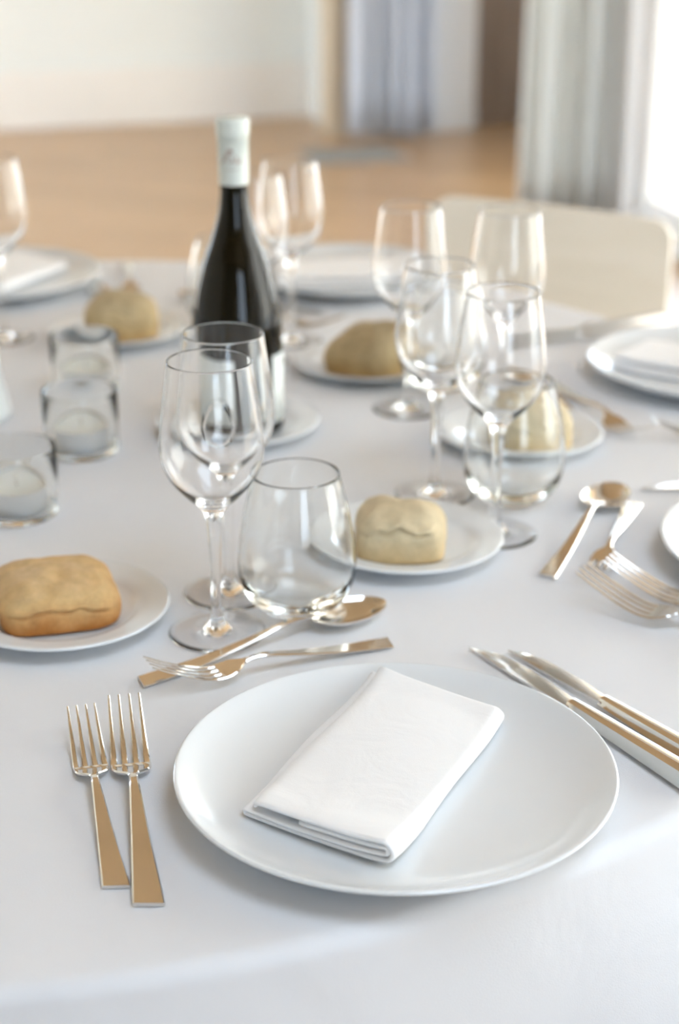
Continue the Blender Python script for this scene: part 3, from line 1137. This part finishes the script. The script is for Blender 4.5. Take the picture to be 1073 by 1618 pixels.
# ------------------------------------------------------------------ tealight glasses, tealights and the white vase
GV = 'tealight glasses'
v1 = mesh('tealight_glass', *lathe(
    [(0, 0.0012), (0.026, 0.0006), (0.032, 0.0006), (0.0348, 0.0022), (0.0356, 0.006), (0.0358, 0.030), (0.0362, 0.060), (0.0354, 0.0622), (0.0350, 0.0622), (0.0344, 0.060),
     (0.0341, 0.030), (0.0336, 0.0090), (0.0310, 0.0066), (0, 0.0060)], 64), M_VOT, None, True, 35, loc=(-0.246, 1.503, T + 0.0004))
tag(v1, 'middle clear tealight glass, left of the nearest wine glass', 'candle holder', GV)
tl = thing('tealight', 'white tealight in the middle glass of the three', 'candle', (-0.246, 1.503, T + 0.0068), 0, 'white tealights')
mesh('cup', *lathe([(0, 0.0), (0.0185, 0.0), (0.0190, 0.0006), (0.0194, 0.0150), (0.0199, 0.0153), (0.0199, 0.0157), (0.0190, 0.0155), (0.0186, 0.0012), (0, 0.0010)], 48),
     M_ALU, tl, True, 40)
mesh('wax', *lathe([(0, 0.0012), (0.0184, 0.0014), (0.0188, 0.0138), (0.0180, 0.0143), (0.010, 0.0140), (0, 0.0139)], 48), M_WAX, tl, True, 40)
mesh('wick', *lathe([(0, 0.0138), (0.0006, 0.0138), (0.0006, 0.0195), (0, 0.0197)], 8), M_WICK, tl)
tl.scale = (1.3, 1.3, 1.3)
for (x, y), l1, l2 in [((-0.279, 1.345), 'nearest clear tealight glass, at the left edge of the picture', 'white tealight in the nearest glass at the left edge'),
                       ((-0.268, 1.690), 'farthest clear tealight glass, before the far left roll', 'white tealight in the farthest glass before the far roll'),
                       ((-0.372, 1.475), 'clear tealight glass mostly cut off by the left edge', 'white tealight in the glass cut off by the left edge')]:
    copy_tagged(v1, l1, (x, y, T + 0.0004))
    dup(tl, l2, (x, y, T + 0.0068), 0, 'white tealights')
tag(mesh('vase', *lathe([(0, 0.0006), (0.040, 0.0006), (0.0445, 0.003)] + P2([(0.0455, 0.008), (0.0425, 0.022), (0.0370, 0.050), (0.0330, 0.085), (0.0310, 0.120), (0.0315, 0.150),
                          (0.0345, 0.175)], 5) + [(0.0340, 0.1765), (0.0325, 0.176)] + P2([(0.0300, 0.150), (0.0295, 0.120), (0.0315, 0.085), (0.0350, 0.050), (0.0390, 0.022), (0.030, 0.008)], 5)
                         + [(0, 0.006)], 64), M_VASE, None, True, 50, loc=(-0.378, 1.605, T)),
    'white ceramic vase cut off by the left edge, behind the tealight glasses', 'vase')

# ------------------------------------------------------------------ cutlery
GF = 'steel dinner forks'
FL, SL, KL = 0.224, 0.209, 0.227
f1 = lay(make_fork('longer steel fork beside the nearest plate, right of the pair at left', GF), (-0.1425, 0.976), (-0.105, 0.770), FL)
f2 = lay(dup(f1, 'shorter steel fork, outer left of the pair beside the nearest plate', (0, 0, 0), 0, GF), (-0.1695, 0.966), (-0.125, 0.787), FL)
GD = 'dessert forks and spoons'
sp1 = lay(make_spoon('dessert spoon lying behind the nearest plate, bowl to the right', GD), (0.0340, 1.150), (-0.138, 1.030), SL)
df1 = lay(dup(f1, 'dessert fork lying behind the nearest plate, tines to the left', (0, 0, 0), 0, GD), (-0.131, 1.010), (0.037, 1.092), FL, pitch=2.6)
GK = 'steel knives'
k1 = lay(make_knife('long dinner knife tucked along the nearest plate rim at right', GK, 0.108, 0.0095), (0.100, 1.082), (0.221, 0.889), KL)
k2 = lay(dup(k1, 'outer knife of the nearest cover, farther from the plate rim', (0, 0, 0), 0, GK), (0.127, 1.078), (0.2385, 0.907), KL)
# second cover, at the right edge
lay(dup(sp1, 'dessert spoon lying at right beside a fork, its round bowl away from us', (0, 0, 0), 0, GD), (0.2490, 1.398), (0.165, 1.209), SL)
lay(dup(df1, 'dessert fork beside the spoon at right, tines pointing towards us', (0, 0, 0), 0, GD), (0.196, 1.185), (0.259, 1.366), FL)
lay(dup(f1, 'upper steel fork of the pair at the right edge', (0, 0, 0), 0, GF), (0.208, 1.187), (0.392, 1.078), FL, pitch=2.0)
lay(dup(f1, 'lower steel fork of the pair at the right edge', (0, 0, 0), 0, GF), (0.184, 1.164), (0.367, 1.046), FL, pitch=2.0)
lay(dup(k1, 'knife whose tip shows at the right edge above the spoon', (0, 0, 0), 0, GK), (0.274, 1.403), (0.500, 1.402), KL)
# third cover, beyond the roll at right
lay(dup(sp1, 'dessert spoon lying behind the pale roll at right', (0, 0, 0), 0, GD), (0.188, 1.745), (0.256, 1.545), SL)
lay(dup(df1, 'dessert fork lying right of the roll, tines towards the right edge', (0, 0, 0), 0, GD), (0.297, 1.514), (0.226, 1.715), FL)
lay(dup(f1, 'steel fork cut by the right edge below the far right plate', (0, 0, 0), 0, GF), (0.303, 1.535), (0.52, 1.545), FL)
lay(dup(k1, 'far knife of the grey pair above the far right plate', (0, 0, 0), 0, GK), (0.190, 1.876), (0.395, 1.965), KL)
lay(dup(k1, 'near knife of the grey pair above the far right plate', (0, 0, 0), 0, GK), (0.185, 1.842), (0.392, 1.930), KL)
# far covers
lay(dup(sp1, 'far dessert spoon lying across behind the wine bottle', (0, 0, 0), 0, GD), (-0.205, 2.075), (-0.020, 1.995), SL)
lay(dup(df1, 'far dessert fork between the bottle and the far plate', (0, 0, 0), 0, GD), (0.006, 1.925), (-0.165, 1.995), FL)
lay(dup(f1, 'left steel fork of the far pair behind the domed roll', (0, 0, 0), 0, GF), (-0.300, 2.035), (-0.338, 2.255), FL)
lay(dup(f1, 'right steel fork of the far pair behind the domed roll', (0, 0, 0), 0, GF), (-0.262, 2.040), (-0.289, 2.262), FL)
